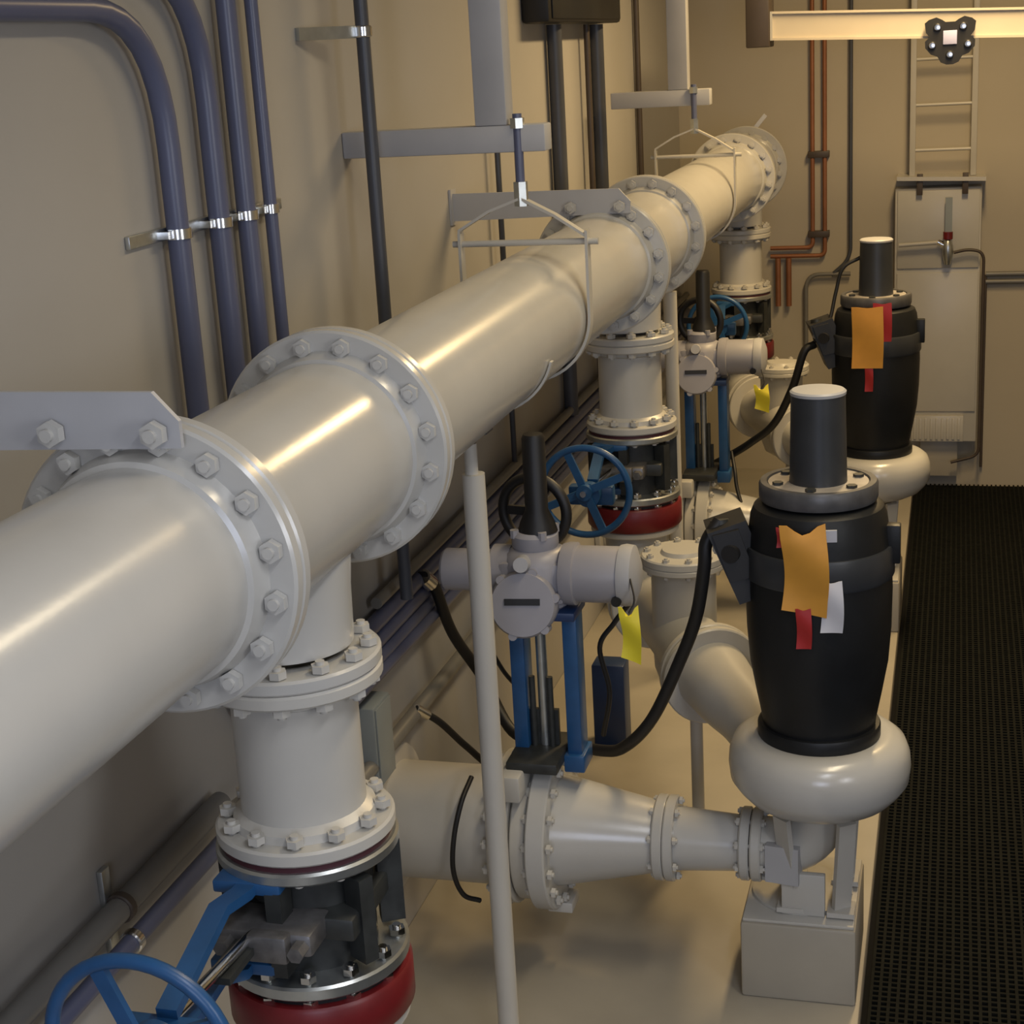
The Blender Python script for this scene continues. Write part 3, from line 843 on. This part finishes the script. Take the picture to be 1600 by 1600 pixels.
T.part('enclosure', MB().box((XW, 5.20, -2.68), (-2.07, 5.38, -2.35), 0.008), greyel)
T.part('cover', MB().box((-2.07, 5.21, -2.67), (-2.063, 5.37, -2.36), 0.002), greyel)

# ------------------------------------------------------------------ flexible cables
def cable(pts, r, label, group='black cables', m=rubber, ends=()):
    T = Thing('cable', pts[-1], label, 'cable', group)
    T.part('sheath', MB().tube(smooth_path(pts, 8), r, 12), m)
    for k in ends:
        a = Vector(pts[k]); b = Vector(pts[k + 1 if k == 0 else k - 1]); e = (b - a).normalized()
        T.part('connector', MB().cyl(a, a + e * 0.07, r * 1.45, n=12), chrome)
    return T


cable([(-0.79, 5.45, -1.655), (-0.835, 5.42, -1.73), (-0.845, 5.42, -1.83), (-0.885, 5.46, -2.03), (-0.965, 5.52, -2.24), (-1.085, 5.60, -2.50), (-1.21, 5.68, -2.66), (-1.33, 5.78, -2.735), (-1.60, 5.95, -2.78), (-1.78, 6.05, -2.80), (-1.93, 6.15, -2.60), (-2.02, 6.05, -2.36), (-2.05, 5.95, -2.12), (-2.07, 5.87, -2.05)], 0.024, 'thick black cable looping from the nearer pump down behind the gate valve', ends=(13,))
cable([(-2.09, 5.72, -2.57), (-2.02, 5.80, -2.66), (-1.95, 5.92, -2.82), (-1.85, 6.0, -2.95), (-1.70, 5.85, -2.78), (-1.60, 5.75, -2.62)], 0.015, 'thin dark cable from the low wall conduit to the nearer gate valve', ends=(0,))
cable([(-1.76, 5.38, -2.69), (-1.775, 5.28, -2.75), (-1.80, 5.235, -2.88), (-1.81, 5.23, -3.02), (-1.79, 5.27, -3.14), (-1.74, 5.32, -3.19)], 0.010, 'thin black cable hanging down the fat suction pipe by the post')
cable([(-1.68, 5.58, -2.0), (-1.74, 5.62, -2.18), (-1.70, 5.68, -2.36), (-1.62, 5.74, -2.50)], 0.009, 'thin black loop under the left end of the nearer actuator')
cable([(-1.12, 5.46, -1.97), (-1.20, 5.50, -2.08), (-1.27, 5.55, -2.20), (-1.25, 5.60, -2.40), (-1.30, 5.68, -2.62)], 0.010, 'thin black cable dropping from the motor end of the nearer actuator')
cable([(-0.80, 9.60, -1.80), (-0.86, 9.56, -1.84), (-0.93, 9.58, -2.06), (-1.05, 9.66, -2.30), (-1.20, 9.74, -2.44), (-1.36, 9.84, -2.56), (-1.6, 10.0, -2.72)], 0.024, 'thick black cable sweeping from the farther pump to its gate valve')
cable([(-0.54, 9.70, -1.30), (-0.64, 9.68, -1.36), (-0.68, 9.67, -1.50), (-0.72, 9.62, -1.68), (-0.80, 9.58, -1.78)], 0.011, 'thin dark cable from the cap of the farther pump to its terminal box')
cable([(-1.336, 9.8, -2.521), (-1.304, 9.7, -2.615), (-1.287, 9.65, -2.705), (-1.255, 9.6, -2.794), (-1.21, 9.55, -2.874)], 0.012, 'thin black cable dropping from the thick cable of the farther pump')

solo('support_block', MB().box((-1.755, 7.45, -3.5), (-1.585, 7.59, -3.05), 0.01), navy, 'dark blue steel support standing behind the nearer gate valve', 'support')

# ------------------------------------------------------------------ back wall things
YB = 13.05
T = Thing('ladder', (-0.10, 12.88, -1.12), 'cream fixed ladder on the back wall above the narrow shelf', 'ladder')
for x in (-0.33, 0.12):
    T.part('stile', MB().box((x - 0.022, 12.86, -1.12), (x + 0.022, 12.90, 1.69), 0.004), cream2)
for z in (-0.92, -0.585, -0.25, 0.085, 0.42, 0.755, 1.09, 1.42):
    T.part('rung', MB().cyl((-0.33, 12.88, z), (0.12, 12.88, z), 0.013, n=12), cream2)
for x in (-0.33, 0.12):
    T.part('standoff', MB().box((x - 0.015, 12.90, -0.75), (x + 0.015, YB - 0.001, -0.72)), cream2)
T = Thing('wall_shelf', (-0.11, 12.95, -1.16), 'narrow cream ledge at the foot of the ladder', 'shelf')
T.part('board', MB().prism([(-0.44, 12.76, -1.135), (0.215, 12.76, -1.155), (0.215, 12.76, -1.125), (-0.44, 12.76, -1.105)], (0, 0, 0), (0, 0.289, 0)), cream2)
for x in (-0.27, 0.065):
    T.part('bracket', MB().box((x - 0.022, 12.78, -1.25), (x + 0.022, 12.80, -1.09), 0.003), brown)
T = Thing('wall_cabinet', (-0.13, 12.95, -3.22), 'tall cream cabinet panel on the back wall below the ladder', 'cabinet')
T.part('carcass', MB().box((-0.455, 12.84, -3.20), (0.190, YB - 0.001, -1.20), 0.012), cream2)
T.part('upper_door', MB().box((-0.435, 12.825, -1.815), (0.175, 12.84, -1.22), 0.005), cream2)
T.part('lower_door', MB().box((-0.435, 12.825, -2.95), (0.175, 12.84, -1.85), 0.005), cream2)
m = MB().box((-0.31, 12.80, -3.19), (0.09, 12.84, -2.98), 0.005)
for k in range(9):
    m.box((-0.29 + k * 0.042, 12.788, -3.17), (-0.27 + k * 0.042, 12.802, -3.0), 0.002)
T.part('vent_grille', m, cream2)
T.part('plinth', MB().box((-0.24, 12.90, -3.5), (0.05, 13.0, -3.2), 0.004), pad_m)
T = Thing('ball_valve', (-0.055, 12.78, -1.75), 'steel ball valve with grey lever on the cabinet front', 'valve')
T.part('body', MB().lathe((-0.055, 12.765, 0), (0, 0, 1), [(0, -1.78), (0.022, -1.78), (0.03, -1.75), (0.042, -1.70), (0.042, -1.64), (0.03, -1.60), (0.02, -1.585), (0, -1.58)], 20), steel)
T.part('collar', MB().cyl((-0.055, 12.765, -1.585), (-0.055, 12.765, -1.53), 0.036, n=20), red)
T.part('lever', MB().obox((-0.052, 12.765, -1.40), (0.026, 0, 0), (0, 0.010, 0), (0, 0, 0.13)), greyel)
T.part('inlet_stub', MB().cyl((-0.13, 12.765, -1.605), (-0.07, 12.765, -1.64), 0.022, n=14), chrome)
solo('water_pipe', MB().tube(bend([(-0.42, 12.765, -1.625), (-0.13, 12.765, -1.61)], 0.05), 0.016, 12), cream2, 'thin cream water pipe entering the ball valve from the left', 'pipe')
solo('water_pipe', MB().tube(bend([(-0.01, 12.765, -1.69), (0.10, 12.765, -1.665), (0.212, 12.765, -1.69), (0.212, 12.80, -3.3), (0.0, 12.80, -3.36)], 0.07), 0.012, 12), brown, 'thin dark pipe running down the right side of the cabinet', 'pipe')
for k, z in enumerate((-1.895, -1.955)):
    conduit([(0.235, 13.015, z), (2.28, 13.015, z)], 0.02, conduit_olive, ('upper' if k == 0 else 'lower') + ' of two grey conduits running right along the back wall', group='back wall conduits')
conduit([(0.235, 13.015, -1.90), (0.235, 13.015, -3.45)], 0.011, brown, 'dark conduit dropping along the right edge of the cabinet', group='back wall conduits')

# copper tubes
solo('copper_tube', MB().tube(bend([(-1.095, 13.0, 1.69), (-1.095, 13.0, -1.655), (-1.43, 13.0, -1.655)], 0.05), 0.017, 12), copper, 'left copper tube, turning left below its clip on the back wall', 'pipe', 'copper tubes')
solo('copper_tube', MB().tube(bend([(-1.0, 13.0, 1.69), (-1.0, 13.0, -1.72), (-1.43, 13.0, -1.72)], 0.05), 0.017, 12), copper, 'right copper tube, turning left lower down on the back wall', 'pipe', 'copper tubes')
for x, l in ((-1.37, 'left of two short copper drops beside the farthest riser'), (-1.285, 'right of two short copper drops beside the farthest riser')):
    solo('copper_tube', MB().tube([(x, 12.99, -1.735), (x, 12.99, -2.12)], 0.022, 12), copper, l, 'pipe', 'copper drops')
for z, l in ((-0.93, 'brown clip across the two copper tubes, upper one'), (-1.55, 'brown clip across the two copper tubes, just above their bends')):
    solo('pipe_clip', MB().box((-1.13, 12.975, z - 0.025), (-0.965, 13.049, z + 0.025), 0.004), brown, l, 'clip', 'copper tube clips')
conduit([(-0.80, 13.0, 1.69), (-0.80, 13.0, -1.75), (-0.95, 13.0, -1.88)], 0.015, conduit_dk, 'thin dark conduit down the back wall, right of the copper tubes', 0.1, 'back wall conduits')
conduit([(-0.80, 13.0, -1.87), (-1.15, 13.0, -1.87), (-1.15, 13.0, -2.45)], 0.017, conduit_olive, 'grey-brown conduit with a round bend behind the farther pump', 0.12, 'back wall conduits')

# overhead beam and trolley
T = Thing('hoist_beam', (0.55, 11.0, -0.07), 'bright cream overhead hoist beam crossing the top right', 'beam')
def sloped(y0, y1, z0, z1):
    k = -0.042
    return MB().prism([(-1.17, y0, z0), (3.59, y0, z0 + k * 4.76), (3.59, y0, z1 + k * 4.76), (-1.17, y0, z1)], (0, 0, 0), (0, y1 - y0, 0))


T.part('beam_web', sloped(10.90, 10.93, -0.03, 0.12), beam_m)
T.part('bottom_flange', sloped(10.88, 11.10, -0.045, -0.03), beam_m)
T.part('top_flange', sloped(10.88, 11.10, 0.12, 0.135), beam_m)
T.part('end_plate', MB().box((-1.185, 10.88, -0.045), (-1.17, 11.10, 0.135)), cream2)
solo('beam_bracket', MB().box((-1.34, 10.86, -0.085), (-1.187, 11.14, 0.40), 0.01), brown, 'dark steel bracket at the left end of the hoist beam', 'bracket')

T = Thing('hoist_trolley', (-0.055, 10.83, -0.25), 'black bolted hoist trolley hanging on the front of the cream beam', 'trolley')
c = Vector((-0.058, 10.80, -0.10))
sil = [(-0.155, 0.105), (-0.13, 0.125), (-0.085, 0.138), (-0.05, 0.122), (-0.03, 0.108), (0.03, 0.108), (0.05, 0.122), (0.085, 0.138), (0.13, 0.125), (0.155, 0.105), (0.148, 0.05), (0.125, 0.02),
       (0.152, -0.005), (0.150, -0.045), (0.115, -0.085), (0.075, -0.10), (0.055, -0.135), (0.02, -0.150), (-0.02, -0.150), (-0.055, -0.135), (-0.075, -0.10), (-0.115, -0.085), (-0.150, -0.045), (-0.152, -0.005), (-0.125, 0.02), (-0.148, 0.05)]
T.part('side_plate', MB().prism([(c.x + x, c.y, c.z + z) for x, z in sil], (0, 0, 0), (0, 0.06, 0)), rubber)
T.part('hub_plate', MB().box((c.x - 0.042, c.y - 0.014, c.z - 0.028), (c.x + 0.042, c.y, c.z + 0.056), 0.003), bluish, label='square pale plate in the middle')
for x, z in ((-0.078, 0.078), (0.078, 0.078), (-0.108, -0.03), (0.108, -0.03), (0.0, -0.09)):
    T.part('bolt_head', MB().lathe((c.x + x, c.y, c.z + z), (0, -1, 0), [(0.024, -0.002), (0.024, 0.012), (0.018, 0.022), (0, 0.024)], 16), chrome)
T.part('roller', MB().cyl((c.x - 0.08, c.y + 0.06, c.z + 0.05), (c.x - 0.08, c.y + 0.098, c.z + 0.05), 0.04, n=20), dark_iron)
T.part('roller', MB().cyl((c.x + 0.08, c.y + 0.06, c.z + 0.05), (c.x + 0.08, c.y + 0.098, c.z + 0.05), 0.04, n=20), dark_iron)
